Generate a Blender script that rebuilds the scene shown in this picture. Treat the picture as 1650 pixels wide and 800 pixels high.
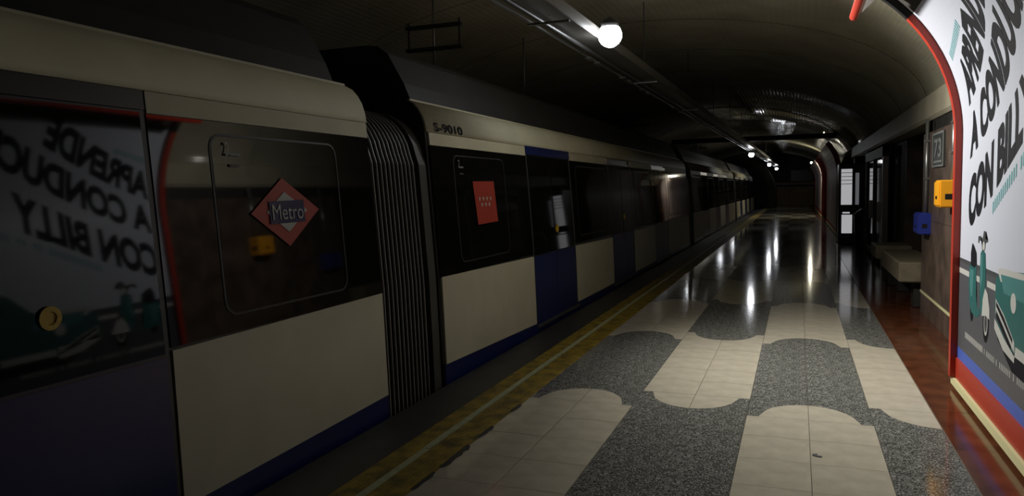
import bpy, bmesh, math, random
from mathutils import Vector, Matrix
random.seed(7)
for o in list(bpy.data.objects): bpy.data.objects.remove(o, do_unlink=True)
S = bpy.context.scene
COL = S.collection

# ------------------------------------------------------------------ camera
F = 1200.0; ROLL = .02; VPX, VPY = 460.0, -100.0; CAMH = 1.6
Yc = Vector((VPX, VPY, F)).normalized()
yn = F*F/(-VPY-ROLL*VPX)
Zc = -Vector((ROLL*yn, yn, F)).normalized()
Xc = Yc.cross(Zc)
def cam2world(v): return Vector((Xc.dot(v), Yc.dot(v), Zc.dot(v)))
cr, cu, cb = cam2world(Vector((1,0,0))), cam2world(Vector((0,-1,0))), cam2world(Vector((0,0,-1)))
cd = bpy.data.cameras.new('camera'); cam = bpy.data.objects.new('camera', cd); COL.objects.link(cam)
cam.matrix_world = Matrix(((cr.x,cu.x,cb.x,0),(cr.y,cu.y,cb.y,0),(cr.z,cu.z,cb.z,CAMH),(0,0,0,1)))
cd.sensor_width = 36.0; cd.lens = 36.0*F/1650.0; cd.clip_start = .05; cd.clip_end = 300
S.camera = cam

# ------------------------------------------------------------------ world, exposure
w = bpy.data.worlds.new('world'); S.world = w; w.use_nodes = True
w.node_tree.nodes['Background'].inputs[0].default_value = (.9, 1, .8, 1)
w.node_tree.nodes['Background'].inputs[1].default_value = .004
S.view_settings.view_transform = 'Standard'; S.view_settings.look = 'None'
S.view_settings.gamma = 1; S.view_settings.use_curve_mapping = False
S.view_settings.exposure = 0.0

# ------------------------------------------------------------------ materials
def mat(name, col, rough=.5, metal=0, spec=.5, emit=0, ecol=None, var=0, vscale=5, bump=0, bscale=40, col2=None, coat=0):
    m = bpy.data.materials.new(name); m.use_nodes = True
    n = m.node_tree.nodes; l = m.node_tree.links; b = n['Principled BSDF']
    b.inputs['Base Color'].default_value = (*col, 1); b.inputs['Roughness'].default_value = rough
    b.inputs['Metallic'].default_value = metal; b.inputs['Specular IOR Level'].default_value = spec
    b.inputs['Coat Weight'].default_value = coat
    if emit:
        b.inputs['Emission Color'].default_value = (*(ecol or col), 1); b.inputs['Emission Strength'].default_value = emit
    if var or bump:
        tc = n.new('ShaderNodeTexCoord')
    if var:
        t = n.new('ShaderNodeTexNoise'); t.inputs['Scale'].default_value = vscale; t.inputs['Detail'].default_value = 6
        l.new(tc.outputs['Object'], t.inputs['Vector'])
        r = n.new('ShaderNodeValToRGB'); r.color_ramp.elements[0].position = .35; r.color_ramp.elements[1].position = .68
        c2 = col2 or tuple(c*(1-var) for c in col)
        r.color_ramp.elements[0].color = (*c2, 1); r.color_ramp.elements[1].color = (*col, 1)
        l.new(t.outputs['Fac'], r.inputs[0]); l.new(r.outputs[0], b.inputs['Base Color'])
    if bump:
        t2 = n.new('ShaderNodeTexNoise'); t2.inputs['Scale'].default_value = bscale; t2.inputs['Detail'].default_value = 3
        l.new(tc.outputs['Object'], t2.inputs['Vector'])
        bp = n.new('ShaderNodeBump'); bp.inputs['Strength'].default_value = bump; bp.inputs['Distance'].default_value = .01
        l.new(t2.outputs['Fac'], bp.inputs['Height']); l.new(bp.outputs[0], b.inputs['Normal'])
    return m

M = {}
M['beige'] = mat('beige_terrazzo', (.53,.485,.385), .09, var=.16, vscale=7)
def granite():
    m = bpy.data.materials.new('grey_granite'); m.use_nodes = True
    n = m.node_tree.nodes; l = m.node_tree.links; b = n['Principled BSDF']
    tc = n.new('ShaderNodeTexCoord')
    v = n.new('ShaderNodeTexVoronoi'); v.inputs['Scale'].default_value = 160
    l.new(tc.outputs['Object'], v.inputs['Vector'])
    r = n.new('ShaderNodeValToRGB'); e = r.color_ramp.elements
    e[0].position = .0; e[0].color = (.038,.039,.036,1); e[1].position = 1; e[1].color = (.42,.42,.38,1)
    x = e.new(.55); x.color = (.10,.102,.092,1)
    sp = n.new('ShaderNodeSeparateColor'); l.new(v.outputs['Color'], sp.inputs[0])
    l.new(sp.outputs[0], r.inputs[0])
    t = n.new('ShaderNodeTexNoise'); t.inputs['Scale'].default_value = 2.5; l.new(tc.outputs['Object'], t.inputs['Vector'])
    mx = n.new('ShaderNodeMix'); mx.data_type = 'RGBA'; mx.blend_type = 'MULTIPLY'; mx.inputs[0].default_value = .5
    l.new(r.outputs[0], mx.inputs[6]); l.new(t.outputs['Color'], mx.inputs[7])
    l.new(r.outputs[0], b.inputs['Base Color'])
    b.inputs['Roughness'].default_value = .09
    return m
M['dark'] = granite()
M['red_tile'] = mat('red_brown_tile', (.125,.04,.017), .14, var=.45, vscale=6)
M['grout'] = mat('grout', (.17,.15,.115), .8)
M['edge'] = mat('dark_platform_edge', (.035,.035,.03), .5, var=.3, vscale=6)
M['yellow'] = None
def tactile():
    m = bpy.data.materials.new('yellow_tactile'); m.use_nodes = True
    n = m.node_tree.nodes; l = m.node_tree.links; b = n['Principled BSDF']
    tc = n.new('ShaderNodeTexCoord')
    t = n.new('ShaderNodeTexNoise'); t.inputs['Scale'].default_value = 8; t.inputs['Detail'].default_value = 8
    l.new(tc.outputs['Object'], t.inputs['Vector'])
    r = n.new('ShaderNodeValToRGB'); e = r.color_ramp.elements
    e[0].position = .33; e[0].color = (.10,.075,.012,1); e[1].position = .62; e[1].color = (.34,.235,.025,1)
    l.new(t.outputs['Fac'], r.inputs[0]); l.new(r.outputs[0], b.inputs['Base Color'])
    b.inputs['Roughness'].default_value = .55
    return m
M['yellow'] = tactile()
M['pale_line'] = mat('pale_green_line', (.42,.44,.26), .5, var=.25, vscale=15)
M['vault'] = None
def vaultmat():
    m = bpy.data.materials.new('enamelled_vault'); m.use_nodes = True
    n = m.node_tree.nodes; l = m.node_tree.links; b = n['Principled BSDF']
    tc = n.new('ShaderNodeTexCoord')
    t = n.new('ShaderNodeTexNoise'); t.inputs['Scale'].default_value = 1.3; t.inputs['Detail'].default_value = 5
    l.new(tc.outputs['Object'], t.inputs['Vector'])
    r = n.new('ShaderNodeValToRGB'); e = r.color_ramp.elements
    e[0].position = .3; e[0].color = (.32,.30,.22,1); e[1].position = .7; e[1].color = (.43,.405,.305,1)
    l.new(t.outputs['Fac'], r.inputs[0]); l.new(r.outputs[0], b.inputs['Base Color'])
    b.inputs['Roughness'].default_value = .11
    return m
M['vault'] = vaultmat()
M['cream_trim'] = mat('cream_fascia', (.42,.385,.28), .45, var=.2, vscale=3)
M['stone'] = mat('brown_marble', (.13,.088,.066), .42, var=.45, vscale=4, col2=(.06,.043,.034))
M['bench'] = mat('bench_stone', (.24,.205,.135), .6, var=.3, vscale=8)
M['soot'] = mat('sooty_concrete', (.045,.043,.035), .8, var=.4, vscale=2)
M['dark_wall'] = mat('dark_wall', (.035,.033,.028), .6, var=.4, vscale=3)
M['end_wall'] = mat('brown_end_wall', (.38,.26,.13), .6, var=.3, vscale=2)
M['cream'] = mat('cream_paint', (.50,.47,.32), .6, var=.12, vscale=2.5, bump=.04, bscale=5)
M['white_panel'] = mat('off_white_panel', (.52,.495,.36), .38, var=.10, vscale=3, bump=.03, bscale=4)
M['blue'] = mat('deep_blue_paint', (.008,.014,.085), .3)
M['black_glass'] = mat('dark_tinted_glass', (.006,.006,.005), .04, spec=.3)
M['shell'] = mat('black_shell', (.012,.012,.011), .35)
M['rubber'] = mat('black_rubber', (.014,.014,.013), .6)
M['gasket'] = mat('grey_gasket', (.016,.016,.014), .5)
M['rib'] = mat('bellows_rim', (.20,.195,.17), .45)
M['roof'] = mat('dark_grey_roof', (.03,.03,.028), .6, var=.3, vscale=3)
M['frame_grey'] = mat('dark_grey_frame', (.05,.05,.042), .5)
M['red'] = mat('red_frame_paint', (.36,.028,.012), .38)
M['sign_red'] = mat('sign_red', (.34,.035,.018), .5)
M['white'] = mat('white_print', (.75,.75,.72), .5)
M['lettering'] = mat('dark_lettering', (.012,.012,.014), .85, spec=.1)
M['sticker_white'] = mat('sticker_white', (.40,.40,.36), .5)
M['warm_tube'] = mat('warm_tube', (1,1,1), .3, emit=220, ecol=(1.0,.93,.72))
M['poster'] = mat('poster_white', (.46,.485,.56), .42)
M['ink'] = mat('poster_ink', (.004,.004,.007), .7, spec=.12)
M['teal'] = mat('poster_teal', (.016,.10,.095), .42)
M['teal2'] = mat('poster_teal_light', (.05,.17,.17), .42)
M['teal3'] = mat('poster_teal_text', (.14,.36,.38), .42)
M['road'] = mat('poster_road', (.065,.068,.078), .42)
M['road2'] = mat('poster_road_dark', (.045,.047,.052), .42)
M['chrome'] = mat('poster_silver', (.42,.42,.40), .42)
M['pblue'] = mat('poster_blue', (.045,.10,.42), .42)
M['metal'] = mat('galvanised', (.30,.30,.29), .32, metal=.8)
M['dark_metal'] = mat('dark_metal', (.05,.05,.048), .45, metal=.3)
M['tray'] = mat('tray_metal', (.16,.155,.14), .38, metal=.4)
M['box_yellow'] = mat('yellow_box', (.75,.33,.012), .4)
M['box_blue'] = mat('blue_box', (.015,.03,.22), .4)
M['plaque'] = mat('dark_plaque', (.03,.033,.03), .35)
M['plaque_white'] = mat('plaque_white', (.20,.21,.20), .5)
M['lit'] = mat('lit_panel', (.8,.8,.8), .4, emit=.42, ecol=(.86,.86,.90))
M['lit_dim'] = mat('lit_panel_dim', (.6,.6,.62), .4, emit=.10, ecol=(.85,.87,.95))
M['black'] = mat('black_body', (.010,.010,.010), .35)
M['bulb'] = mat('lamp_glass', (1,1,1), .3, emit=42, ecol=(.92,.95,1.0))
M['bulb_far'] = mat('lamp_glass_far', (1,1,1), .3, emit=42, ecol=(.93,.96,1.0))
M['pane'] = mat('door_glass', (.008,.009,.009), .05, spec=.6)
M['strip'] = mat('photoluminescent_strip', (.62,.60,.33), .5)
M['yring'] = mat('yellow_ring', (.55,.36,.02), .4)

# ------------------------------------------------------------------ mesh helpers
def obj(name, verts, faces, m, parent=None, smooth=False, **props):
    me = bpy.data.meshes.new(name); me.from_pydata([tuple(v) for v in verts], [], faces)
    bm = bmesh.new(); bm.from_mesh(me); bmesh.ops.recalc_face_normals(bm, faces=bm.faces); bm.to_mesh(me); bm.free()
    if smooth:
        for p in me.polygons: p.use_smooth = True
    me.materials.append(M[m] if isinstance(m, str) else m)
    o = bpy.data.objects.new(name, me); COL.objects.link(o)
    if parent: o.parent = parent
    for k, v in props.items(): o[k] = v
    return o
def thing(name, label, cat, group=None, loc=(0,0,0)):
    o = bpy.data.objects.new(name, None); COL.objects.link(o); o.location = loc
    o['label'] = label; o['category'] = cat
    if group: o['group'] = group
    o.empty_display_size = .1
    return o
def child(o, parent):           # parent a world-space mesh under an Empty that may be offset
    o.parent = parent
    o.matrix_parent_inverse = Matrix.Translation(-Vector(parent.location)) if parent.type == 'EMPTY' else Matrix.Identity(4)
    return o
class MB:
    def __init__(s): s.v = []; s.f = []
    def box(s, x0, x1, y0, y1, z0, z1):
        b = len(s.v)
        s.v += [(x,y,z) for x in (x0,x1) for y in (y0,y1) for z in (z0,z1)]
        s.f += [tuple(b+i for i in q) for q in ((0,1,3,2),(4,6,7,5),(0,4,5,1),(2,3,7,6),(0,2,6,4),(1,5,7,3))]
        return s
    def bbox(s, x0, x1, y0, y1, z0, z1, c=.01):   # chamfered box: three stacked rings
        b = len(s.v)
        for z, i in ((z0,c),(z0+c,0),(z1-c,0),(z1,c)):
            s.v += [(x0+i,y0+i+0,z),(x1-i,y0+i,z),(x1-i,y1-i,z),(x0+i,y1-i,z)]
        for r in range(3):
            for k in range(4):
                a = b+r*4+k; d = b+r*4+(k+1)%4
                s.f.append((a,d,d+4,a+4))
        s.f += [(b,b+1,b+2,b+3),(b+12,b+13,b+14,b+15)]
        return s
    def tube(s, pts, r, n=10, caps=True):
        b = len(s.v); pts = [Vector(p) for p in pts]
        for i, p in enumerate(pts):
            d = (pts[min(i+1,len(pts)-1)]-pts[max(i-1,0)]).normalized()
            a = d.cross(Vector((0,0,1)) if abs(d.z) < .9 else Vector((1,0,0))).normalized(); c = d.cross(a)
            rr = r[i] if isinstance(r, (list,tuple)) else r
            s.v += [tuple(p+a*rr*math.cos(2*math.pi*k/n)+c*rr*math.sin(2*math.pi*k/n)) for k in range(n)]
        for i in range(len(pts)-1):
            for k in range(n):
                s.f.append((b+i*n+k, b+i*n+(k+1)%n, b+(i+1)*n+(k+1)%n, b+(i+1)*n+k))
        if caps:
            s.f.append(tuple(b+k for k in range(n))); s.f.append(tuple(b+(len(pts)-1)*n+k for k in range(n)))
        return s
    def build(s, name, m, parent=None, smooth=False, **props): return obj(name, s.v, s.f, m, parent, smooth, **props)
def sphere(name, c, r, m, parent=None, nu=20, nv=12, sz=1.0):
    v = [(c[0]+r*math.sin(math.pi*j/nv)*math.cos(2*math.pi*i/nu), c[1]+r*math.sin(math.pi*j/nv)*math.sin(2*math.pi*i/nu), c[2]+sz*r*math.cos(math.pi*j/nv)) for j in range(nv+1) for i in range(nu)]
    f = [(j*nu+i, j*nu+(i+1)%nu, (j+1)*nu+(i+1)%nu, (j+1)*nu+i) for j in range(nv) for i in range(nu)]
    me_v = v; o = obj(name, me_v, f, m, parent, True)
    bm = bmesh.new(); bm.from_mesh(o.data); bmesh.ops.remove_doubles(bm, verts=bm.verts, dist=1e-5); bm.to_mesh(o.data); bm.free()
    return o
def box(name, x0, x1, y0, y1, z0, z1, m, parent=None, c=0, **p):
    mb = MB(); (mb.bbox(x0,x1,y0,y1,z0,z1,c) if c else mb.box(x0,x1,y0,y1,z0,z1)); return mb.build(name, m, parent, **p)
def sweep_y(name, prof, y0, y1, m, parent=None, closed=True, smooth=False, ny=1, **p):
    """extrude an (x, z) outline along Y"""
    n = len(prof); v = []; f = []
    for j in range(ny+1):
        y = y0+(y1-y0)*j/ny; v += [(x,y,z) for x, z in prof]
    for j in range(ny):
        for k in range(n if closed else n-1):
            f.append((j*n+k, j*n+(k+1)%n, (j+1)*n+(k+1)%n, (j+1)*n+k))
    if closed: f += [tuple(range(n)), tuple(range(ny*n, ny*n+n))]
    return obj(name, v, f, m, parent, smooth, **p)
def text_poly(s, size=1.0, bold=0.0, sx=1.0, sp=1.0):
    cu = bpy.data.curves.new('t', 'FONT'); cu.body = s; cu.size = size; cu.offset = bold; cu.space_character = sp; cu.resolution_u = 5
    o = bpy.data.objects.new('t', cu); COL.objects.link(o)
    dg = bpy.context.evaluated_depsgraph_get(); me = bpy.data.meshes.new_from_object(o.evaluated_get(dg))
    bpy.data.objects.remove(o, do_unlink=True)
    bm = bmesh.new(); bm.from_mesh(me); bmesh.ops.triangulate(bm, faces=bm.faces)
    xs = [v.co.x for v in bm.verts]; ys = [v.co.y for v in bm.verts]
    return bm, min(xs), max(xs), min(ys), max(ys)
def text_obj(name, s, fn, m, parent=None, bold=0.0, cuts=0, sp=1.0):
    """fn maps u, v in 0..1 over the text's bounds to a world point"""
    bm, x0, x1, y0, y1 = text_poly(s, 1.0, bold, sp=sp)
    for k in range(1, cuts):
        bmesh.ops.bisect_plane(bm, geom=bm.verts[:]+bm.edges[:]+bm.faces[:], plane_co=(0, y0+(y1-y0)*k/cuts, 0), plane_no=(0,1,0))
    for v in bm.verts: v.co = Vector(fn((v.co.x-x0)/(x1-x0), (v.co.y-y0)/(y1-y0)))
    me = bpy.data.meshes.new(name); bm.to_mesh(me); bm.free(); me.materials.append(M[m])
    o = bpy.data.objects.new(name, me); COL.objects.link(o)
    if parent: o.parent = parent
    return o

# ================================================================== PLATFORM
YB0, YB1 = -8.0, 66.0
def edge_x(y):
    pts = [(-8,-2.715),(66,-2.72)]
    for (a, xa), (b, xb) in zip(pts, pts[1:]):
        if y <= b: return xa+(xb-xa)*(y-a)/(b-a)
    return -2.72
ys = [-8,-6,-3,0,2,4,5.5,6,6.5,7,7.5,8,8.7,9.5,10.5,12,14,20,30,45,66]
v = []; f = []
for y in ys: v += [(edge_x(y)+.02,y,-.006),(2.6,y,-.006),(2.6,y,-1.15),(edge_x(y)+.02,y,-1.15)]
for i in range(len(ys)-1):
    for k in range(4): f.append((i*4+k, i*4+(k+1)%4, i*4+4+(k+1)%4, i*4+4+k))
f += [(0,1,2,3), tuple(len(v)-4+k for k in range(4))]
floor = obj('floor', v, f, 'grout', kind='structure')
# dark edge band and tactile strip
XY0, XY1 = -2.33, -1.93
v = []; f = []
for y in ys: v += [(edge_x(y),y,0),(max(XY0-.004,edge_x(y)+.02),y,0),(max(XY0-.004,edge_x(y)+.02),y,-.03),(edge_x(y)+.001,y,-.06)]
for i in range(len(ys)-1):
    for k in range(4): f.append((i*4+k, i*4+(k+1)%4, i*4+4+(k+1)%4, i*4+4+k))
obj('edge_slab', v, f, 'edge', floor)
def tactile_strip(x0, x1, name, ragged=False):
    mb = MB(); y = -8.0
    # long raised ribs on a thin bed, laid as one strip
    mb.box(x0, x1-(.012 if ragged else 0), -8, 66, -.02, .001)
    n = int((x1-x0)/.027)
    for k in range(n):
        cx = x0+.014+k*.027
        mb.box(cx-.007, cx+.007, -8, 66, -.005, .005)
    o = mb.build(name, 'yellow', floor); o['kind'] = 'stuff'
    return o
tactile_strip(XY0, -2.186, 'tactile_ribs'); tactile_strip(-2.134, XY1, 'tactile_ribs')
mb = MB(); y = 0.0
segs = [(-8,2.1),(2.11,4.05),(4.06,6.9),(6.905,9.3),(9.31,14),(14.01,30),(30.01,66)]
for i, (a, b) in enumerate(segs):
    d = (-.004,.005,-.003,.004,0,0,0)[i]; mb.box(-2.184+d, -2.136+d, a, b, -.02, .006)
mb.build('pale_line', 'pale_line', floor)
# worn dark repair patches along the inner side of the strip
for a, b, wd in ((2.6,3.35,.03),(3.45,3.72,.02),(3.8,4.2,.026),(4.35,4.6,.018),(4.95,5.15,.02)):
    n = 7; v = []; 
    top = []
    for k in range(n+1):
        y = a+(b-a)*k/n; top.append((-1.945, y)); 
    bot = [(-1.925+wd*random.uniform(.3,1)*(1 if 0 < k < n else .2), a+(b-a)*k/n) for k in range(n+1)]
    vv = [(x,y,.0042) for x,y in top]+[(x,y,.0042) for x,y in bot]
    ff = [(k,k+1,n+1+k+1,n+1+k) for k in range(n)]
    obj('worn_patch', vv, ff, 'edge', floor)

# patterned terrazzo: columns of two tiles, alternating beige and granite fields with arched ends
TW, TR, Y0P = .405, .4275, 5.37
GAP = .0017
COLS = [(-1.94,'B'),(-1.13,'A'),(-.32,'B'),(.49,'A')]
HALF = TR*6
def arch(cx, x):
    t = abs(x-cx); c = .315
    if t >= c: return 0.0
    return .37*math.sqrt(max(0, 1-(t/c)**2))
mesh_cache = {}
sep_count = 0
far = {'beige': MB(), 'dark': MB()}
def poly_prism(mb, pts, z0, z1):
    b = len(mb.v); n = len(pts)
    mb.v += [(x,y,z1) for x,y in pts]+[(x,y,z0) for x,y in pts]
    mb.f.append(tuple(b+i for i in range(n)))
    for i in range(n): mb.f.append((b+i, b+(i+1)%n, b+n+(i+1)%n, b+n+i))
def add_piece(matn, pts, near, cell=None):
    if near:
        cx = sum(p[0] for p in pts)/len(pts); cy = sum(p[1] for p in pts)/len(pts)
        dz = random.uniform(-.0006,.0004)
        nm = 'beige_tile' if matn == 'beige' else 'granite_tile'
        if cell:
            if matn not in mesh_cache:
                mb = MB(); poly_prism(mb, [(p[0]-cx,p[1]-cy) for p in pts], -.02, 0)
                o = mb.build(nm, matn, floor); mesh_cache[matn] = o.data
            else:
                o = bpy.data.objects.new(nm, mesh_cache[matn]); COL.objects.link(o); o.parent = floor
        else:
            mb = MB(); poly_prism(mb, [(p[0]-cx,p[1]-cy) for p in pts], -.02, 0); o = mb.build(nm, matn, floor)
        o.location = (cx,cy,dz)
    else: poly_prism(far[matn], pts, -.02, 0)
for x0c, typ in COLS:
    cx = x0c+.405
    for half in range(2):
        xa = x0c+half*TW; xb = xa+TW
        if typ == 'A' and x0c > .4 and half == 1: continue      # last column is cut at the red border
        for k in range(-31, 142):
            ya = Y0P+k*TR; yb = ya+TR
            near = -11 <= k < 13
            # boundary lines of this column: Y = base + j*HALF (+arch away, or -arch towards)
            def bd(j, x):
                return (Y0P+j*HALF+arch(cx,x)) if typ == 'B' else (Y0P+TR+j*HALF-arch(cx,x))
            j0 = math.floor((ya-Y0P)/HALF)-1
            cuts = []
            for j in range(j0-1, j0+4):
                ns = 26 if near else 8
                xsn = [xa+GAP+(TW-2*GAP)*i/ns for i in range(ns+1)]
                cs = [bd(j,x) for x in xsn]
                if max(cs) > ya+.012 and min(cs) < yb-.012: cuts.append((j, xsn, cs))
            def colour(j_below):   # region between boundary j_below and j_below+1
                even = (j_below % 2 == 0)
                if typ == 'B': return 'dark' if even else 'beige'
                return 'beige' if even else 'dark'
            if not cuts:
                ym = (ya+yb)/2; xm = (xa+xb)/2
                j = max(jj for jj in range(j0-3, j0+5) if bd(jj, xm) <= ym)
                add_piece(colour(j), [(xa+GAP,ya+GAP),(xb-GAP,ya+GAP),(xb-GAP,yb-GAP),(xa+GAP,yb-GAP)], near, True)
            else:
                j, xsn, cs = cuts[0]
                lo = [max(ya+GAP, min(yb-GAP, c)) for c in cs]
                def run(pairs, m):   # pairs of (x, lower, upper); split where the piece has no height
                    cur = []
                    def flush():
                        if len(cur) >= 2 and max(u-l for _, l, u in cur) > .004:
                            b1 = [(x,l) for x,l,u in cur]; t1 = [(x,u) for x,l,u in reversed(cur) if u-l > 1e-5]
                            if len(b1)+len(t1) >= 3: add_piece(m, b1+t1, near)
                    for idx, p in enumerate(pairs):
                        if p[2]-p[1] > 1e-5: cur.append(p)
                        else:
                            if cur: cur.append((p[0],p[1],p[1])); flush(); cur = []
                            nxt = pairs[idx+1] if idx+1 < len(pairs) else None
                            if nxt and nxt[2]-nxt[1] > 1e-5: cur = [(p[0],p[1],p[1])]
                    if cur: flush()
                run([(x,ya+GAP,l) for x, l in zip(xsn,lo)], colour(j-1))
                run([(x,l,yb-GAP) for x, l in zip(xsn,lo)], colour(j))
for k, mb in far.items():
    if mb.v: mb.build('beige_tile_field' if k == 'beige' else 'granite_tile_field', k, floor, kind='stuff')
# red-brown border tiles
far_red = MB(); red_me = None
for c in range(2):
    for k in range(-9, 74):
        ya = 6.68+.82*(k-8)-(.0 if c == 0 else .30); yb = ya+.82
        xa = .90+.27*c; xb = xa+.27+(0 if c == 0 else .03)
        if -.5 < ya < 12:
            o = box('red_tile', xa+.0012, xb-.0012, ya+.0015, yb-.0015, -.02, random.uniform(-.0006,.0003), 'red_tile', floor)
        else: far_red.box(xa+.0012, xb-.0012, ya+.0015, yb-.0015, -.02, 0)
far_red.build('red_tile_field', 'red_tile', floor, kind='stuff')
mb = MB(); mb.box(1.475, 2.6, 6.6, 66, -.02, -.0005); mb.build('recess_paving', 'red_tile', floor)
box('track_bed', -6.35, -2.6, -8, 66, -1.35, -1.15, 'soot', kind='structure', label='dark track bed below the platform')

# ================================================================== SHELL
def vault_pt(a):   # a from 0 (right springing) to pi (left springing)
    return (-2.35+3.97*math.cos(a), 2.62+1.5*math.sin(a))
N = 56
NR = 130*6
prof = []
for i in range(NR+1):      # fine ribs run along the vault
    a = math.pi*i/NR; x, z = vault_pt(a); d = .0018*math.cos(2*math.pi*i/6)
    nx, nz = math.cos(a)/3.97, math.sin(a)/1.5; L = math.hypot(nx,nz); prof.append((x-nx/L*d, z-nz/L*d))
outer = [(-2.35+4.2*math.cos(math.pi*i/N), 2.62+1.75*math.sin(math.pi*i/N)) for i in range(N,-1,-1)]
sweep_y('ceiling', prof+outer, -8, 66, 'vault', smooth=False, kind='structure')
for p in bpy.data.objects['ceiling'].data.polygons: p.use_smooth = len(p.vertices) == 4
# raised seams between the vault panels
ceil = bpy.data.objects['ceiling']
for k in range(-6, 22):
    y = 8.8+2.6*k; v = []; f = []; n = 40
    for i in range(n+1):
        x, z = vault_pt(.03+(math.pi-.06)*i/n); q = Vector((-2.35-x, 0, 2.2-z)).normalized()*.004
        v += [(x+q.x,y-.003,z+q.z),(x+q.x,y+.003,z+q.z),(x-q.x,y+.003,z-q.z),(x-q.x,y-.003,z-q.z)]
    for i in range(n):
        for m_ in range(4): f.append((i*4+m_, i*4+(m_+1)%4, i*4+4+(m_+1)%4, i*4+4+m_))
    obj('panel_seam', v, f, 'soot', ceil)
box('wall_left', -6.55, -6.32, -8, 66, -1.35, 2.75, 'soot', kind='structure')
# right wall: marble part, recess, return, entrance, far part
wr = box('wall_right', 1.52, 1.75, -8, 10.5, -.1, 2.6, 'dark_wall', kind='structure')
for i in range(5):
    ya = 6.70+i*.76
    for j, (za, zb) in enumerate(((.0,.245),(.275,1.16),(1.164,2.2))):
        box('marble_slab', 1.455, 1.52, ya+.002, ya+.757, za, zb, 'stone', wr)
box('strip', 1.447, 1.47, 6.7, 10.5, .247, .274, 'strip', wr)
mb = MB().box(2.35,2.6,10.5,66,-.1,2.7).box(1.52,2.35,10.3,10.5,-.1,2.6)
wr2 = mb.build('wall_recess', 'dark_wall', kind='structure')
rw = box('wall_return', 1.70, 2.35, 14.05, 15.3, -.1, 2.6, 'dark_wall', kind='structure')
for i in range(2):
    for j, (za, zb) in enumerate(((.0,.9),(.904,2.2))):
        box('marble_slab', 1.69+.33*i, 2.015+.33*i, 14.0, 14.05, za, zb, 'stone', rw)
wf = box('wall_far', -2.1, 2.6, 66, 66.3, -.1, 4.3, 'dark_wall', kind='structure')
for i in range(3): box('wall_panel', -1.6+i*.95, -.66+i*.95, 65.9, 66, .0, 1.55+.0*i, 'end_wall', wf)
box('wall_panel', -.5, 1.2, 65.85, 66, 2.0, 2.9, 'black', wf); box('wall_panel', -1.7, 1.3, 65.8, 66, 1.7, 1.9, 'end_wall', wf)
box('wall_near_end', -6.4, 2.6, -8.3, -8, -1.4, 4.3, 'dark_wall', kind='structure')
box('wall_tunnel_end', -6.4, -2.1, 66, 66.3, -1.4, 4.3, 'dark_wall', kind='structure')
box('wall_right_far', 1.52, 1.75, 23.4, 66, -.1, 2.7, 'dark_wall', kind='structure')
# cream fascia beam along the springing of the vault
sweep_y('trim_1', [(1.47,2.40),(1.47,2.66),(1.50,2.69),(1.75,2.69),(1.75,2.36),(1.50,2.36)], 6.7, 66, 'cream_trim', kind='structure')
# transverse dark beam
box('trim_2', -4.2, 1.2, 27.0, 27.25, 3.17, 3.33, 'dark_wall', kind='structure')
# portal ring round the track at the far end
v = []; f = []; n = 24
for yy in (57.0, 58.0):
    for rr in (2.45, 2.95):
        for i in range(n+1):
            a = math.pi*(-.12+1.24*i/n); v.append((-4.4+rr*math.cos(a), yy, 1.1+rr*math.sin(a)))
m_ = n+1
for i in range(n):
    for a_, b_ in ((0,1),(1,3),(3,2),(2,0)):
        f.append((a_*m_+i, a_*m_+i+1, b_*m_+i+1, b_*m_+i))
f += [(0,m_,3*m_,2*m_),(n,m_+n,3*m_+n,2*m_+n)]
obj('trim_3', v, f, 'soot', kind='structure')

# ================================================================== TRAIN
PROF = [(-.30,-2.945),(0,-2.95),(.85,-2.977),(1.4,-3.015),(2.03,-3.06),(2.15,-3.07),(2.22,-3.082),(2.29,-3.105),(2.35,-3.14),(2.40,-3.185),(2.435,-3.25)]
def px(z):
    if z <= PROF[0][0]: return PROF[0][1]
    for (a, xa), (b, xb) in zip(PROF, PROF[1:]):
        if z <= b: return xa+(xb-xa)*(z-a)/(b-a)
    return PROF[-1][1]
CARX = -4.40
def full_profile():
    right = [(px(z)-.012, z) for z, _ in PROF if z < 2.5]
    pts = [(px(-.55)-.05,-.55)]+right+[(-3.5,2.50),(-4.0,2.54)]
    left = [(2*CARX-x, z) for x, z in reversed(pts)]
    return pts+left
def slab(name, corners, m, parent, off=.006, thick=.02, nu=2, nv=6, smooth=True, **p):
    """curved plate on the car side; corners (y,z): lower near, lower far, upper far, upper near"""
    (a,b,c,d) = corners; v = []; f = []
    for layer in (off, off-thick):
        for j in range(nv+1):
            t = j/nv
            for i in range(nu+1):
                s = i/nu
                y = (a[0]*(1-s)+b[0]*s)*(1-t)+(d[0]*(1-s)+c[0]*s)*t
                z = (a[1]*(1-s)+b[1]*s)*(1-t)+(d[1]*(1-s)+c[1]*s)*t
                v.append((px(z)+layer, y, z))
    W = nu+1; L = W*(nv+1)
    for j in range(nv):
        for i in range(nu):
            q = (j*W+i, j*W+i+1, (j+1)*W+i+1, (j+1)*W+i); f.append(q); f.append(tuple(L+k for k in reversed(q)))
    for i in range(nu):
        f.append((i,i+1,L+i+1,L+i)); f.append((nv*W+i,nv*W+i+1,L+nv*W+i+1,L+nv*W+i))
    for j in range(nv):
        f.append((j*W,(j+1)*W,L+(j+1)*W,L+j*W)); f.append((j*W+nu,(j+1)*W+nu,L+(j+1)*W+nu,L+j*W+nu))
    return obj(name, v, f, m, parent, False, **p)
def rrect(y0, y1, z0, z1, r, n=5):
    pts = []
    for cy, cz, a0 in ((y1-r,z1-r,0),(y0+r,z1-r,90),(y0+r,z0+r,180),(y1-r,z0+r,270)):
        for k in range(n+1):
            a = math.radians(a0+90*k/n); pts.append((cy+r*math.cos(a), cz+r*math.sin(a)))
    return pts
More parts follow.
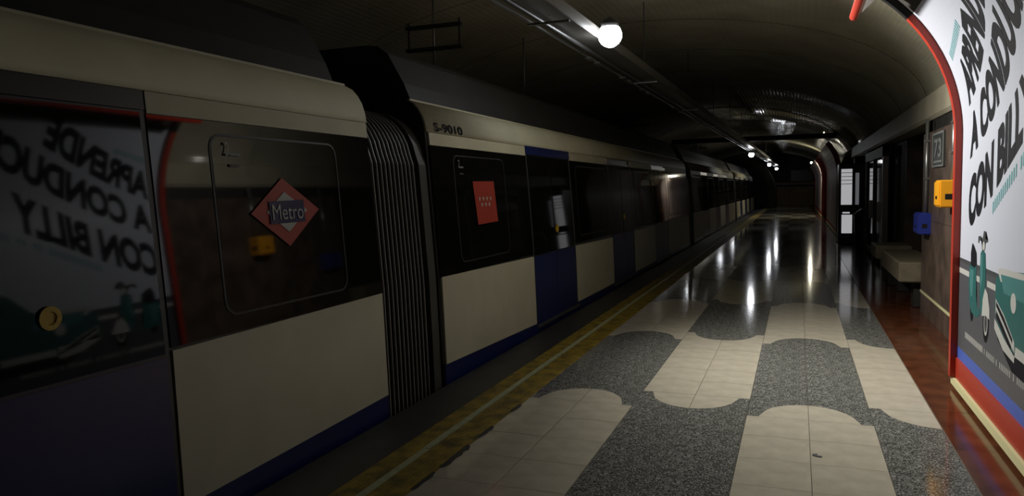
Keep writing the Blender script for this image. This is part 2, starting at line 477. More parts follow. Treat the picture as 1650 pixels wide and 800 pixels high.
def side_poly(name, pts, m, parent, off, thick=.004):
    n = len(pts); v = [(px(z)+off, y, z) for y, z in pts]+[(px(z)+off-thick, y, z) for y, z in pts]
    f = [tuple(range(n))]+[(i,(i+1)%n,n+(i+1)%n,n+i) for i in range(n)]
    return obj(name, v, f, m, parent)
def window(y0, y1, z0, z1, parent, off=.004, r=.09):
    """tinted pane with a rounded gasket ring"""
    o = slab('window_pane', ((y0+.02,z0+.02),(y1-.02,z0+.02),(y1-.02,z1-.02),(y0+.02,z1-.02)), 'black_glass', parent, off, .012, 1, 8)
    out = rrect(y0,y1,z0,z1,r); inn = rrect(y0+.014,y1-.014,z0+.014,z1-.014,r-.012); n = len(out)
    v = [(px(z)+off+.002,y,z) for y,z in out]+[(px(z)+off+.003,y,z) for y,z in inn]+[(px(z)-.012,y,z) for y,z in out]
    f = []
    for i in range(n):
        j = (i+1)%n; f.append((i,j,n+j,n+i)); f.append((i,j,2*n+j,2*n+i))
    obj('gasket', v, f, 'gasket', o)
    return o
def make_car(y0, y1, label, layout, detail=True):
    car = thing('metro_car', label, 'train car', 'cars of the metro train')
    sh = sweep_y('body_shell', full_profile(), y0, y1, 'shell', car)
    # cream cantrail band with its seam, notched over the doors
    band = sweep_y('cantrail_band', [(px(z)+.004,z) for z in (2.145,2.19,2.22,2.25,2.29,2.32,2.35,2.375,2.40,2.42,2.434)]+[(px(2.434)-.06,2.42),(px(2.145)-.02,2.145)], y0+.01, y1-.01, 'cream', car)
    for q in band.data.polygons: q.use_smooth = len(q.vertices) == 4 and q.normal.x > .2
    sweep_y('rain_gutter', [(px(2.434)-.01,2.428),(px(2.434)+.012,2.431),(px(2.434)+.012,2.447),(px(2.434)-.01,2.45)], y0+.03, y1-.03, 'cream', band)
    # roof casing
    sweep_y('roof_casing', [(-3.28,2.455),(-3.34,2.60),(-3.50,2.88),(-3.60,2.955),(-3.75,2.97),(-5.05,2.97),(-5.2,2.955),(-5.3,2.88),(-5.46,2.60),(-5.52,2.455)], y0+.12, y1-.12, 'roof', car)
    slab('skirt', ((y0+.02,-.29),(y1-.02,-.29),(y1-.02,.05),(y0+.02,.05)), 'blue', car, .002, .01, 1, 3)
    for it in layout:
        kind, a, b = it[:3]
        if kind == 'P':
            zb0, zb1, zt0, zt1 = it[3] if len(it) > 3 else (-.012,-.012,.835,.835)
            slab('side_panel', ((a+.006,zb0),(b-.006,zb1),(b-.006,zt1),(a+.006,zt0)), 'white_panel', car, .008, .02, 4, 4)
            slab('cantrail_panel', ((a+.006,2.03),(b-.006,2.03),(b-.006,2.141),(a+.006,2.141)), 'cream', car, .006, .02, 1, 2)
            slab('window_band', ((a+.004,.84),(b-.004,.84),(b-.004,2.026),(a+.004,2.026)), 'black_glass', car, .002, .012, 2, 8)
            for (wa, wb) in (it[4] if len(it) > 4 else [(a+.25,b-.25)]):
                window(wa, wb, .93, 1.96, car, .004)
        elif kind == 'D':
            hi = it[3] if len(it) > 3 else 2.125
            slab('door_header', ((a,2.045),(b,2.045),(b,hi+.0),(a,hi+.0)), it[4] if len(it) > 4 else 'blue', car, .010, .02, 1, 2)
            mid = (a+b)/2
            for la, lb in ((a+.03,mid-.006),(mid+.006,b-.03)):
                leaf = slab('door_leaf', ((la,-.03),(lb,-.03),(lb,2.04),(la,2.04)), 'shell', car, -.004, .02, 1, 8)
                slab('lower_panel', ((la+.004,-.028),(lb-.004,-.028),(lb-.004,.80),(la+.004,.80)), 'blue', leaf, .001, .01, 1, 4)
                g = slab('glass_pane', ((la+.012,.82),(lb-.012,.82),(lb-.012,2.03),(la+.012,2.03)), 'black_glass', leaf, .001, .01, 1, 8)
            for ya in (a, b-.024):
                slab('door_post', ((ya,-.03),(ya+.024,-.03),(ya+.024,hi),(ya,hi)), 'frame_grey', car, .004, .02, 1, 6)
            slab('door_sill', ((a,-.062),(b,-.062),(b,-.034),(a,-.034)), 'frame_grey', car, .03, .05, 1, 1)
            if detail:   # round push button on the far leaf
                yb_ = mid+.525 if y0 < 0 else mid+.085; zb_ = 1.10
                v = []; f = []; n = 18
                for rr, of in ((.052,.003),(.052,.014),(.030,.014),(.028,.006)):
                    v += [(px(zb_)+of, yb_+rr*math.cos(2*math.pi*k/n), zb_+rr*math.sin(2*math.pi*k/n)) for k in range(n)]
                for q in range(3):
                    for k in range(n): f.append((q*n+k,q*n+(k+1)%n,(q+1)*n+(k+1)%n,(q+1)*n+k))
                f.append(tuple(3*n+k for k in range(n)))
                obj('door_button', v, f, 'yring', leaf)
    # end frames
    for ya, yb_ in ((y0,y0+.012),(y1-.012,y1)):
        pass
    return car
PZ = (-.012,-.012,.835,.835)
carA = make_car(-7.5, 4.965, 'metro car with the red diamond logo on its window', [
    ('P', 2.872, 4.945, (.008,.05,.825,.842), [(3.28,4.50)]),
    ('D', .55, 2.862, 2.141, 'shell'), ('P', -1.3, .54), ('D', -3.2, -1.31), ('P', -5.5, -3.21), ('D', -7.4, -5.51)])
carB = make_car(5.93, 22.3, 'metro car marked S-9010 above its windows', [
    ('P', 5.965, 8.47, (.056,-.008,.847,.811), [(6.42,7.72)]),
    ('D', 8.48, 10.30, 2.15), ('P', 10.31, 12.60, (-.004,-.009,.805,.779)), ('D', 12.61, 14.45, 2.06), ('P', 14.46, 16.7, (-.01,-.01,.79,.79)), ('D', 16.71, 18.55, 2.10), ('P', 18.56, 22.25, (-.01,-.01,.79,.79))])
def lay(y0):
    return [('P',y0+.04,y0+2.5),('D',y0+2.51,y0+4.36),('P',y0+4.37,y0+6.65),('D',y0+6.66,y0+8.5),('P',y0+8.51,y0+10.75),('D',y0+10.76,y0+12.6),('P',y0+12.61,y0+16.3)]
carC = make_car(23.3, 39.65, 'metro car coupled behind the one marked S-9010', lay(23.3), detail=False)
carD = make_car(40.65, 56.9, 'last metro car, running into the tunnel portal', lay(40.65), detail=False)

# gangway bellows
def bell_prof(inset):
    pts = [(px(z)-inset, z) for z in (-.25,.3,.85,1.4,1.85)]
    x0 = px(1.85)-inset; r = .46
    for k in range(1,9):
        a = math.radians(90*k/8)*.97; pts.append((x0-.02-r*(1-math.cos(a))*1.0, 1.85+r*math.sin(a)*1.05))
    pts.append((-4.4, 2.36)); return pts
def sweep_prof(name, prof, y0, y1, depth, m, parent):
    """band of thickness depth following an (x,z) line, between y0 and y1"""
    v = []; f = []; n = len(prof)
    for i, (x, z) in enumerate(prof):
        a = prof[max(0,i-1)]; b = prof[min(n-1,i+1)]; dx, dz = b[0]-a[0], b[1]-a[1]; L = math.hypot(dx,dz); nx, nz = dz/L, -dx/L
        v += [(x,y0,z),(x,y1,z),(x-nx*depth,y1,z-nz*depth),(x-nx*depth,y0,z-nz*depth)]
    for i in range(n-1):
        for k in range(4): f.append((i*4+k,i*4+(k+1)%4,i*4+4+(k+1)%4,i*4+4+k))
    f += [(0,1,2,3), tuple(len(v)-4+k for k in range(4))]
    return obj(name, v, f, m, parent)
def bellows(y0, y1, label, nr):
    t = thing('gangway_bellows', label, 'gangway', 'bellows between the cars')
    sweep_prof('membrane', bell_prof(.115), y0+.002, y1-.002, .03, 'rubber', t)
    ye = y1-.15
    step = (ye-y0)/nr
    for k in range(nr):
        yc = y0+step*(k+.5)
        fo = sweep_prof('fold', bell_prof(.062), yc-.018, yc+.018, .06, 'rubber', t)
        sweep_prof('rim', bell_prof(.056), yc-.0065, yc+.0065, .012, 'rib', fo)
    sweep_prof('end_frame', bell_prof(.028), ye+.015, y1-.002, .10, 'frame_grey', t)
    return t
bellows(4.975, 5.925, 'black ribbed bellows between the logo car and the S-9010 car', 12)
bellows(22.31, 23.29, 'black ribbed bellows at the other end of the S-9010 car', 12)
bellows(39.66, 40.64, 'black ribbed bellows ahead of the last metro car', 12)

# logo, flag and lettering on the cars
def side_pt(y, z, off): return (px(z)+off, y, z)
logo = side_poly('logo_sign', [(3.555,1.50),(3.888,1.285),(4.225,1.51),(3.868,1.715)][::1], 'sign_red', carA, .014, .004)
side_poly('logo_white', [(3.69,1.505),(3.888,1.375),(4.09,1.508),(3.872,1.628)], 'sticker_white', logo, .018, .002)
side_poly('logo_bar', [(3.715,1.43),(4.055,1.435),(4.055,1.575),(3.715,1.57)], 'blue', logo, .022, .002)
text_obj('logo_text', 'Metro', lambda u, v: side_pt(3.735+.30*u, 1.455+.095*v, .027), 'sticker_white', logo, bold=0.0)
flag = side_poly('flag_sticker', [(6.87,1.275),(7.40,1.288),(7.37,1.715),(6.82,1.71)], 'sign_red', carB, .014, .003)
def star(y, z, r, parent):
    pts = [(y+(r if k % 2 == 0 else r*.42)*math.sin(math.pi*k/5), z+(r if k % 2 == 0 else r*.42)*math.cos(math.pi*k/5)) for k in range(10)]
    v = [side_pt(y, z, .0165)]+[side_pt(a,b,.0165) for a,b in pts]
    return obj('star', v, [(0,1+k,1+(k+1)%10) for k in range(10)], 'sticker_white', parent)
for k in range(4): star(6.955+.095*k, 1.535, .030, flag)
for k in range(3): star(7.005+.095*k, 1.475, .030, flag)
text_obj('number_lettering', 'S-9010', lambda u, v: side_pt(6.09+.61*u, 2.155+.085*v, .012), 'lettering', carB, bold=.02, cuts=3)
for car, y, z in ((carA,3.39,1.82),(carB,6.50,1.82)):
    text_obj('class_digit', '2', lambda u, v: side_pt(y+.035*u, z+.02+.075*v, .020), 'plaque_white', car, bold=.01)
    side_poly('class_bar', [(y+.045,z+.018),(y+.125,z+.018),(y+.125,z+.032),(y+.045,z+.032)], 'plaque_white', car, .014, .002)
    side_poly('class_bar', [(y+.03,z-.045),(y+.115,z-.045),(y+.115,z-.03),(y+.03,z-.03)], 'frame_grey', car, .014, .002)

# bring the train to its measured size: the drawing above was made for a side plane at X = -2.95
K = .9366
for root, y in ((carA,4.965),(carB,5.93),(carC,23.3),(carD,40.65)):
    base = Vector((-2.95*K, y*K, 0)); todo = list(root.children)
    while todo:
        c = todo.pop(); todo += list(c.children)
        for v_ in c.data.vertices: v_.co = Vector((v_.co.x*K, v_.co.y*K, 1.6+(v_.co.z-1.6)*K))-base
    root.location = base
for c in carA.children:       # the sliding leaves stand a touch askew in the doorway
    if c.name.startswith('door_leaf'):
        for q in [c]+list(c.children):
            for v_ in q.data.vertices: v_.co.x += (v_.co.y-(.55-4.965)*K)*.009-.003
for root in [o for o in bpy.data.objects if o.name.startswith('gangway_bellows')]:
    todo = list(root.children)
    while todo:
        c = todo.pop(); todo += list(c.children)
        for v_ in c.data.vertices: v_.co = Vector((v_.co.x*K, v_.co.y*K, 1.6+(v_.co.z-1.6)*K))

# ================================================================== ADVERT BOARDS
ADX, ADR, ADZ = 1.17, 1.45, 1.95
def adx(z):
    if z <= ADZ: return ADX
    a = math.asin(min(1,(z-ADZ)/ADR)); return ADX-ADR*(1-math.cos(a))
def ad_prof(z0, z1, n=18, off=0):
    pts = []
    for i in range(n+1):
        z = z0+(z1-z0)*i/n; a = math.asin(max(0,min(1,(z-ADZ)/ADR))) if z > ADZ else 0
        pts.append((adx(z)-off*math.cos(a), z-off*math.sin(a)))
    return pts
def ad_board(y0, y1, label, soffit=True, artwork=False, pm='poster'):
    t = thing('advert_board', label, 'billboard', None if artwork else 'advert boards farther along the platform')
    def curved(name, z0, z1, ya, yb, off, th, m, parent, n=18):
        a = ad_prof(z0,z1,n,off); b = ad_prof(z0,z1,n,off-th)
        return sweep_y(name, a+b[::-1], ya, yb, m, parent)
    pnl = curved('poster_panel', .25, 2.90, y0+.07, y1-.07, 0, .05, pm, t, 70 if artwork else 18)
    curved('frame_post', .09, 2.90, y1-.07, y1, .048, .15, 'red', t, 30)
    curved('frame_post', .09, 2.90, y0, y0+.07, .048, .15, 'red', t, 30)
    curved('frame_rail', .09, .25, y0+.07, y1-.07, .012, .08, 'red', t, 2)
    box('base_strip', ADX-.03, ADX+.06, y0, y1, .03, .086, 'strip', t)
    box('plinth', ADX+.02, ADX+.08, y0, y1, .0, .03, 'black', t)
    if soffit:
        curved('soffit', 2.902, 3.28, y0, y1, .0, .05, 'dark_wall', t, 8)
        curved('soffit_rib', 2.902, 3.28, y1-.07, y1+.0, .048, .06, 'black', t, 8)
    # back of the board runs to the wall
    mb = MB().box(ADX+.02,1.53,y1-.03,y1-.005,0,2.6); mb.build('end_plate','stone',t)
    return t, pnl
board, pnl = ad_board(.6, 6.62, 'large curved driving advert board framed in red beside the platform', True, True)
def adpt(y, z, off):
    a = math.asin(max(0,min(1,(z-ADZ)/ADR))) if z > ADZ else 0
    return (adx(z)-off*math.cos(a), y, z-off*math.sin(a))
def ad_poly(name, pts, m, parent, off=.0015):
    """flat print: (Y, z) outline laid on the board"""
    bm = bmesh.new(); vs = [bm.verts.new((0,y,z)) for y, z in pts]; bm.faces.new(vs); bmesh.ops.triangulate(bm, faces=bm.faces)
    if max(p[1] for p in pts) > ADZ:
        for k in range(1,8):
            zc = min(p[1] for p in pts)+k*(max(p[1] for p in pts)-min(p[1] for p in pts))/8
            bmesh.ops.bisect_plane(bm, geom=bm.verts[:]+bm.edges[:]+bm.faces[:], plane_co=(0,0,zc), plane_no=(0,0,1))
    for v in bm.verts: v.co = Vector(adpt(v.co.y, v.co.z, off))
    me = bpy.data.meshes.new(name); bm.to_mesh(me); bm.free(); me.materials.append(M[m])
    o = bpy.data.objects.new(name, me); COL.objects.link(o); o.parent = parent
    return o
def wave(s):   # baseline rise with distance s along the line
    return .30*s+.10*s*s if s < .8 else .30*.8+.10*.64+.46*(s-.8)
def ad_text(s, ystart, length, zbase, height, m, bold, name='headline', off=.002, sl=None, s0=0, sp=1.0, cuts=8):
    def fn(u, v):
        d = u*length; y = ystart-d
        z = zbase+(wave(d+s0)-wave(s0) if sl is None else sl*d)+height*v
        return adpt(y, z, off)
    return text_obj(name, s, fn, m, pnl, bold=bold, cuts=cuts, sp=sp)
ad_text('APRENDE', 6.27, 1.28, 2.15, .285, 'ink', .05, cuts=14)
ad_text('A CONDUCIR', 6.27, 1.95, 1.765, .305, 'ink', .05, cuts=12)
ad_text('CON BILLY', 6.27, 1.55, 1.255, .37, 'ink', .05)
# the photograph's small lines are too blurred to read: upright strokes of their size
ad_text('IIIIIIIIIIII II II IIIIIIII', 5.56, 1.25, 1.395, .075, 'teal3', .01, 'tagline', sl=.44, cuts=2)
ad_text('IIIIIIIIIIIIII', 6.38, .6, 2.50, .055, 'teal3', .01, 'tagline', sl=.22, cuts=2)
ad_poly('road', [(6.55,.34),(.67,.34),(.67,1.00),(6.55,1.00)], 'road', pnl, .001)
ad_poly('road_edge', [(6.55,1.00),(.67,1.00),(.67,1.035),(6.55,1.03)], 'road2', pnl, .0012)
for k in range(7):
    a = 6.55-k*.9; ad_poly('lane_mark', [(a,.915),(a-.72,.915),(a-.72,.955),(a,.955)], 'chrome', pnl, .0016)
ad_poly('blue_band', [(6.55,.252),(.67,.252),(.67,.34),(6.55,.34)], 'pblue', pnl, .0012)
text_obj('small_print', 'IIIIIIIIIIIIIIIIII', lambda u, v: adpt(6.28-.55*u, .455+.045*v, .0016), 'chrome', pnl, bold=.02)
text_obj('small_print', 'I IIIIIIII', lambda u, v: adpt(5.68-.27*u, .455+.04*v, .0016), 'chrome', pnl)
text_obj('small_print', 'I IIIIIII I IIIIIIIII', lambda u, v: adpt(5.36-.8*u, .455+.04*v, .0016), 'chrome', pnl)
# scooter (three-quarter view) and car as flat print
def oval(cy, cz, ry, rz, n=20): return [(cy+ry*math.cos(2*math.pi*k/n), cz+rz*math.sin(2*math.pi*k/n)) for k in range(n)]
ad_poly('scooter_wheel', oval(6.08,.70,.055,.09), 'ink', pnl, .002)
ad_poly('scooter_body', [(6.19,.99),(6.20,.86),(6.17,.74),(6.10,.68),(5.98,.66),(5.86,.68),(5.84,.72),(5.92,.74),(5.96,.82),(5.97,1.0),(6.00,1.03),(6.12,1.04)], 'teal', pnl, .0022)
ad_poly('scooter_body', [(6.17,.98),(6.16,.86),(6.12,.78),(6.07,.80),(6.05,.98)], 'teal2', pnl, .0026)
ad_poly('scooter_seat', [(6.145,1.01),(6.15,1.10),(6.11,1.17),(6.06,1.155),(5.98,1.11),(5.965,1.03),(6.03,1.0)], 'ink', pnl, .003)
ad_poly('scooter_wheel', oval(5.655,.675,.085,.135), 'ink', pnl, .002)
ad_poly('scooter_rim', oval(5.655,.675,.052,.088), 'chrome', pnl, .0024)
ad_poly('scooter_rim', oval(5.655,.675,.038,.066), 'road2', pnl, .0027)
ad_poly('scooter_shield', [(5.83,.72),(5.86,.95),(5.85,1.12),(5.80,1.145),(5.72,1.13),(5.69,1.0),(5.70,.80),(5.75,.70)], 'teal', pnl, .003)
ad_poly('scooter_shield', [(5.83,.86),(5.845,1.02),(5.83,1.11),(5.79,1.12),(5.775,.95)], 'teal2', pnl, .0034)
ad_poly('scooter_mudguard', [(5.77,.70),(5.75,.82),(5.69,.90),(5.62,.87),(5.56,.78),(5.55,.71),(5.66,.72)], 'chrome', pnl, .0034)
ad_poly('scooter_handlebar', [(5.80,1.14),(5.80,1.20),(5.90,1.205),(5.91,1.185),(5.93,1.185),(5.93,1.23),(5.86,1.235),(5.80,1.222),(5.78,1.25),(5.77,1.275),(5.715,1.275),(5.72,1.225),(5.66,1.222),(5.66,1.21),(5.72,1.20),(5.755,1.14)], 'road2', pnl, .003)
ad_poly('scooter_headlamp', oval(5.765,1.175,.035,.03), 'chrome', pnl, .0034)
ad_poly('car_shadow', [(5.35,.63),(5.0,.50),(3.3,.48),(2.6,.60),(2.6,.72),(5.3,.72)], 'ink', pnl, .0018)
ad_poly('car_body', [(5.42,.99),(5.43,.80),(5.30,.68),(4.9,.60),(3.5,.58),(2.75,.64),(2.72,.82),(2.80,.98),(3.3,1.05),(3.6,1.30),(4.2,1.36),(4.55,1.28),(4.75,1.10),(5.3,1.06)], 'teal', pnl, .0022)
ad_poly('car_hood', [(5.38,1.055),(5.30,1.075),(4.8,1.09),(4.78,1.02),(5.3,.99)], 'chrome', pnl, .0026)
ad_poly('car_bonnet', [(5.30,1.035),(4.80,1.055),(4.72,.93),(5.22,.93)], 'teal2', pnl, .003)
ad_poly('car_grille', [(5.41,.87),(5.20,.80),(4.96,.68),(4.95,.62),(5.20,.70),(5.40,.78)], 'chrome', pnl, .0026)
ad_poly('car_grille', [(5.395,.855),(5.20,.785),(5.0,.69),(5.0,.665),(5.2,.75),(5.39,.825)], 'ink', pnl, .003)
ad_poly('car_grille', [(5.39,.80),(5.20,.725),(5.02,.645),(5.04,.615),(5.2,.68),(5.38,.755)], 'ink', pnl, .003)
ad_poly('car_bumper', [(5.42,.745),(5.18,.66),(4.95,.60),(4.4,.60),(4.4,.66),(4.93,.66),(4.95,.56),(5.2,.585),(5.42,.68)], 'chrome', pnl, .0034)
ad_poly('car_headlamp', oval(5.0,.90,.06,.06), 'chrome', pnl, .0034)
ad_poly('car_window', [(4.5,1.12),(4.45,1.26),(4.15,1.32),(3.7,1.27),(3.5,1.10)], 'road2', pnl, .0026)
ad_poly('car_wheel', oval(4.15,.60,.17,.17), 'ink', pnl, .0036); ad_poly('car_wheel', oval(4.15,.60,.10,.10), 'chrome', pnl, .004)
ad_poly('car_wheel', oval(3.05,.60,.15,.15), 'ink', pnl, .0036); ad_poly('car_wheel', oval(3.05,.60,.09,.09), 'chrome', pnl, .004)

M['poster2'] = mat('poster_pinkish', (.42,.30,.29), .45, var=.4, vscale=1.2, col2=(.30,.27,.28))
ad_board(25.0, 34.5, 'red-framed advert board standing past the lit vending machine', False, False, 'poster2')
ad_board(40.0, 56.0, 'red-framed advert board close to the brown end wall', False, False, 'poster2')

# ================================================================== OVERHEAD
def tray_x(y): return -2.03+(y-5)*.0115
tray = thing('cable_tray', 'long metal cable tray slung under the vault above the platform', 'cable tray')
def along(name, dx, z, r, m, parent, y0=-2, y1=60, n=30):
    mb = MB(); mb.tube([(tray_x(y0+(y1-y0)*i/n)+dx, y0+(y1-y0)*i/n, z) for i in range(n+1)], r, 8)
    return mb.build(name, m, parent, True)
def rail(dx, z0, z1, wd, m='tray', name='rail'):
    mb = MB(); y0, y1 = -2.0, 60.0
    a = [(tray_x(y0)+dx-wd/2,y0),(tray_x(y0)+dx+wd/2,y0),(tray_x(y1)+dx+wd/2,y1),(tray_x(y1)+dx-wd/2,y1)]
    poly_prism(mb, a, z0, z1); return mb.build(name, m, tray)
rail(-.11, 3.10, 3.17, .018); rail(.15, 3.10, 3.20, .02); rail(.02, 3.095, 3.103, .27, 'tray', 'tray_bed')
along('conduit', -.05, 3.135, .024, 'metal', tray); along('conduit', .03, 3.145, .03, 'dark_metal', tray); along('conduit', .10, 3.13, .02, 'metal', tray)
along('conduit', -.15, 3.055, .016, 'metal', tray); along('conduit', -.06, 3.062, .022, 'dark_metal', tray)
for k in range(14):
    y = 2.2+k*4.0; x = tray_x(y)
    ztop = 2.62+1.5*math.sqrt(1-((x+2.35)/3.97)**2)
    MB().tube([(x+.02,y,3.1),(x+.02,y,ztop)], .008, 6).build('hanger_rod', 'dark_metal', tray)
    box('bracket', x-.17, x+.20, y-.02, y+.02, 3.03, 3.045, 'tray', tray)
for y in (8.1,8.45,9.7,10.0,10.9,11.4,13.6,14.4,17.2):
    x = tray_x(y); box('cable_tie', x-.18, x-.11, y-.10, y+.10, 3.03, 3.05, 'metal', tray)

def lamp(y, dx, z, r, label, m):
    x = tray_x(y)+dx
    t = thing('emergency_lamp', label, 'lamp', 'emergency lamps under the cable tray', (x,y,z))
    h = MB().tube([(0,0,r*.6),(0,0,r*1.05),(0,0,r*1.3)], [r*.75,r*.75,r*.5], 16).build('housing', 'dark_metal', t, True)
    MB().box(-.02,.02,-.02,.02,r*1.2,r*1.3+.02).build('bracket', 'tray', t)
    sphere('globe', (0,0,0), r, m, t)
    return t, (x,y,z)
L1, p1 = lamp(7.2, .30, 3.09, .115, 'bright white globe lamp on the cable tray near the S-9010 car', 'bulb')
for y, lb in ((31.0,'small lit lamp on the cable tray just past the transverse beam'),(46.0,'small lit lamp on the cable tray past the second beam'),(57.0,'small lit lamp on the cable tray close to the end wall')):
    lamp(y, .02, 2.87, .10, lb, 'bulb_far')
def light(name, kind, loc, power, col, radius=.1, parent=None, **kw):
    d = bpy.data.lights.new(name, kind); d.energy = power; d.color = col; d.shadow_soft_size = radius
    for k, v in kw.items(): setattr(d, k, v)
    o = bpy.data.objects.new(name, d); COL.objects.link(o); o.location = loc
    return o
def aim(o, target):
    d = Vector(target)-o.location; o.rotation_euler = d.to_track_quat('-Z','Y').to_euler()
lx, ly, lz = p1
sp = light('lamp_beam', 'SPOT', (lx+.13,ly-.03,lz-.04), 840, (1.0,.97,.90), .08, spot_size=math.radians(143), spot_blend=1.0)
aim(sp, (1.25,6.8,1.45))

t = thing('tube_lamp', 'lit warm fluorescent tube above the advert board close to the end wall', 'lamp', None, (.66,42.0,2.80))
MB().tube([(0,-.3,0),(0,.3,0)], .04, 10).build('tube', 'warm_tube', t, True)
MB().bbox(.04,.12,-.34,.34,-.02,.06,.008).build('holder', 'dark_metal', t)

# red tubular luminaire (unlit) with white reflector, hung along the advert board
t = thing('tubular_luminaire', 'unlit red tube luminaire with white reflector above the driving advert', 'luminaire')
MB().tube([(.405,0.2,2.93),(.405,6.60,2.93)], .032, 14).build('tube', 'red', t, True)
sweep_y('reflector', [(.445,2.945),(.53,3.02),(.54,3.015),(.455,2.935)], .2, 6.5, 'white', t)
for y in (1.5,4.0,6.2):
    ztop = 2.62+1.5*math.sqrt(1-((.47+2.35)/3.97)**2)
    MB().tube([(.48,y,2.97),(.48,y,ztop)], .008, 6).build('hanger_rod', 'dark_metal', t)

# catenary supports above the train
def support(y, label, arms=True, x=-4.0):
    t = thing('catenary_support', label, 'support', 'supports over the train roof', (x,y,0))
    zt = 2.62+1.5*math.sqrt(1-((x+2.35)/3.97)**2)
    MB().tube([(0,0,3.02),(0,0,zt)], .014, 8).build('rod', 'metal', t, True)
    if arms:
        MB().bbox(-.36,.36,-.03,.03,3.53,3.575,.008).build('crossbar','dark_metal',t)
        MB().bbox(-.36,.36,-.03,.03,3.27,3.315,.008).build('crossbar','dark_metal',t)
        for xx in (-.33,.33): MB().tube([(xx,0,3.30),(xx,0,3.62)], .012, 6).build('stud','dark_metal',t)
    MB().bbox(-.05,.05,-.05,.05,3.0,3.06,.01).build('clamp','dark_metal',t)
    return t
support(8.0, 'catenary support with two crossbars over the S-9010 car, nearest the bellows')
support(11.1, 'plain catenary rod over the S-9010 car', False)
support(19.9, 'catenary support over the trailing end of the S-9010 car')
support(33.0, 'catenary support over the car behind the S-9010 car')

# ================================================================== RIGHT WALL FITTINGS
def call_box(name, label, cat, y0, y1, z0, z1, m, depth):
    t = thing(name, label, cat, None, (1.455-depth/2,(y0+y1)/2,z0))
    d = depth/2; hy = (y1-y0)/2; h_ = z1-z0
    MB().bbox(-d+.012,d,-hy,hy,0,h_,.012).build('body', m, t)
    MB().bbox(-d,-d+.014,-hy+.02,hy-.02,.02,h_-.02,.004).build('front_cover', m, t)
    MB().bbox(-d-.006,-d+.004,-.03,.03,h_*.30,h_*.42,.003).build('slot', 'black', t)
    MB().bbox(-d*.4,d*.4,-hy-.004,-hy+.004,h_*.3,h_*.5,.002).build('side_latch', 'black', t)
    return t
call_box('emergency_box', 'yellow emergency box on the marble wall beside the advert frame', 'call box', 8.30, 8.62, 1.36, 1.63, 'box_yellow', .16)
call_box('extinguisher_box', 'deep blue box on the marble wall under a conduit', 'wall box', 9.85, 10.25, 1.0, 1.255, 'box_blue', .13)
def conduit(y, z0, z1, label):
    t = thing('conduit', label, 'pipe', None, (1.43,y,z0))
    MB().tube([(0,0,0),(0,0,z1-z0)], .022, 10).build('pipe', 'metal', t, True)
    for q in (.35,.75): MB().bbox(-.03,.03,-.03,.03,(z1-z0)*q,(z1-z0)*q+.03,.006).build('clip','metal',t)
    return t
conduit(10.05, 1.255, 2.36, 'grey conduit rising from the blue box'); conduit(8.42, 1.63, 2.36, 'grey conduit rising from the yellow box')
t = thing('number_plaque', 'dark framed plaque with pale figures on the marble wall', 'sign')
box('plate', 1.435, 1.455, 9.02, 9.70, 1.78, 2.16, 'plaque', t, .003)
for a in ((9.02,9.70,2.135,2.16),(9.02,9.70,1.78,1.80),(9.02,9.04,1.80,2.135),(9.68,9.70,1.80,2.135)):
    box('border', 1.43, 1.436, *a, 'plaque_white', t)
text_obj('figures', '73', lambda u, v: (1.432, 9.58-.44*u, 1.88+.21*v), 'plaque_white', t, bold=.02)
box('underline', 1.43, 1.436, 9.12, 9.60, 1.825, 1.85, 'plaque_white', t)

# stone benches
def bench(x0, x1, y0, y1, z0, z1, label):
    t = thing('stone_bench', label, 'bench', 'stone benches along the wall', ((x0+x1)/2,(y0+y1)/2,0))
    hx, hy = (x1-x0)/2, (y1-y0)/2
    MB().bbox(-hx,hx,-hy,hy,z0,z1,.018).build('seat_slab', 'bench', t)
    for s in (-1,1): MB().bbox(-hx*.2,hx,s*hy*.75-.12,s*hy*.75+.12,0,z0+.001,.012).build('support', 'dark_wall', t)
    return t
bench(1.22, 1.70, 10.62, 12.7, .34, .60, 'cream stone bench slab sticking out past the marble wall')
bench(1.17, 1.68, 13.05, 13.95, .42, .63, 'wide stone bench block against the recessed marble return')

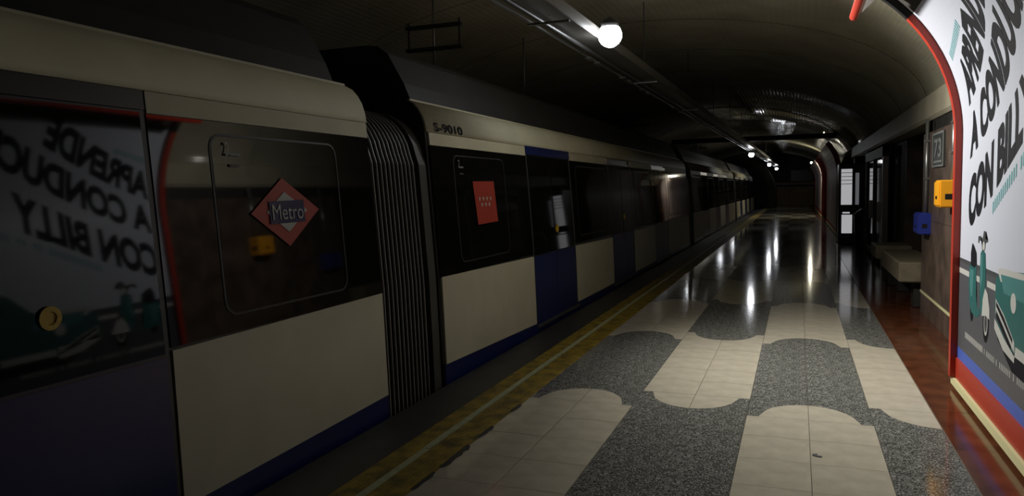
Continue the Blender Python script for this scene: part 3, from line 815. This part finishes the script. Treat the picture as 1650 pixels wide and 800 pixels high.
# glazed entrance between the return wall and the vending machine
t = thing('entrance_screen', 'dark glazed entrance screen with grey posts in the recess', 'glass doors')
for y in (15.75, 17.6, 19.4): MB().bbox(1.50,1.60,y-.05,y+.05,0,2.32,.01).build('post', 'frame_grey' if y > 16 else 'metal', t)
box('header', 1.49, 1.62, 15.7, 19.45, 2.12, 2.32, 'frame_grey', t, .01)
for a, b in ((15.82,17.53),(17.67,19.33)):
    g = box('glass_leaf', 1.54, 1.555, a, b, .1, 2.1, 'pane', t)
    box('handle', 1.50, 1.54, (a+b)/2-.02, (a+b)/2+.02, .85, 1.25, 'metal', g); box('kick_rail', 1.53, 1.565, a, b, .1, .2, 'frame_grey', g)
# vending machine with lit windows
t = thing('vending_machine', 'black vending machine with two lit white panels past the glazed entrance', 'vending machine', None, (1.12,22.0,0))
MB().bbox(-.08,.82,0,.85,.02,2.18,.02).build('cabinet', 'black', t)
MB().bbox(-.02,.25,-.02,.01,1.07,2.03,.004).build('upper_window', 'lit', t)
MB().bbox(.33,.42,-.02,.01,1.07,1.92,.004).build('side_window', 'lit_dim', t)
MB().bbox(.0,.26,-.02,.01,.30,.80,.004).build('lower_window', 'lit', t)
MB().bbox(.02,.20,-.02,.01,.835,.875,.004).build('light_bar', 'lit', t)
MB().bbox(-.03,.86,-.03,.0,.02,.22,.004).build('kick_plate', 'frame_grey', t)
for k in range(4): MB().box(-.018,.248,-.026,-.018,1.62+.1*k,1.635+.1*k).build('shelf', 'black', t)
# dark litter bin in front of it
t = thing('litter_bin', 'black litter bin standing before the vending machine', 'bin', None, (1.58,20.6,0))
MB().tube([(0,0,0),(0,0,.06),(0,0,.75),(0,0,.82)], [.20,.22,.25,.25], 18).build('drum', 'black', t, True)
MB().tube([(0,0,.82),(0,0,.86),(0,0,1.0)], [.26,.26,.10], 18).build('lid', 'black', t, True)

# scraps on the floor
v = [(math.cos(a)*.045+.14, math.sin(a)*.03+4.67, .003) for a in [2.4+i*.35 for i in range(8)]]+[(math.cos(a)*.03+.145, math.sin(a)*.018+4.675, .005) for a in [2.4+i*.35 for i in reversed(range(8))]]
o = obj('paper_scrap', [(x,y,z) for x,y,z in v]+[(x,y,.0005) for x,y,z in v], [tuple(range(16))]+[(i,(i+1)%16,16+(i+1)%16,16+i) for i in range(16)], 'road2')
o['label'] = 'small dark curled scrap lying on a beige tile'; o['category'] = 'litter'
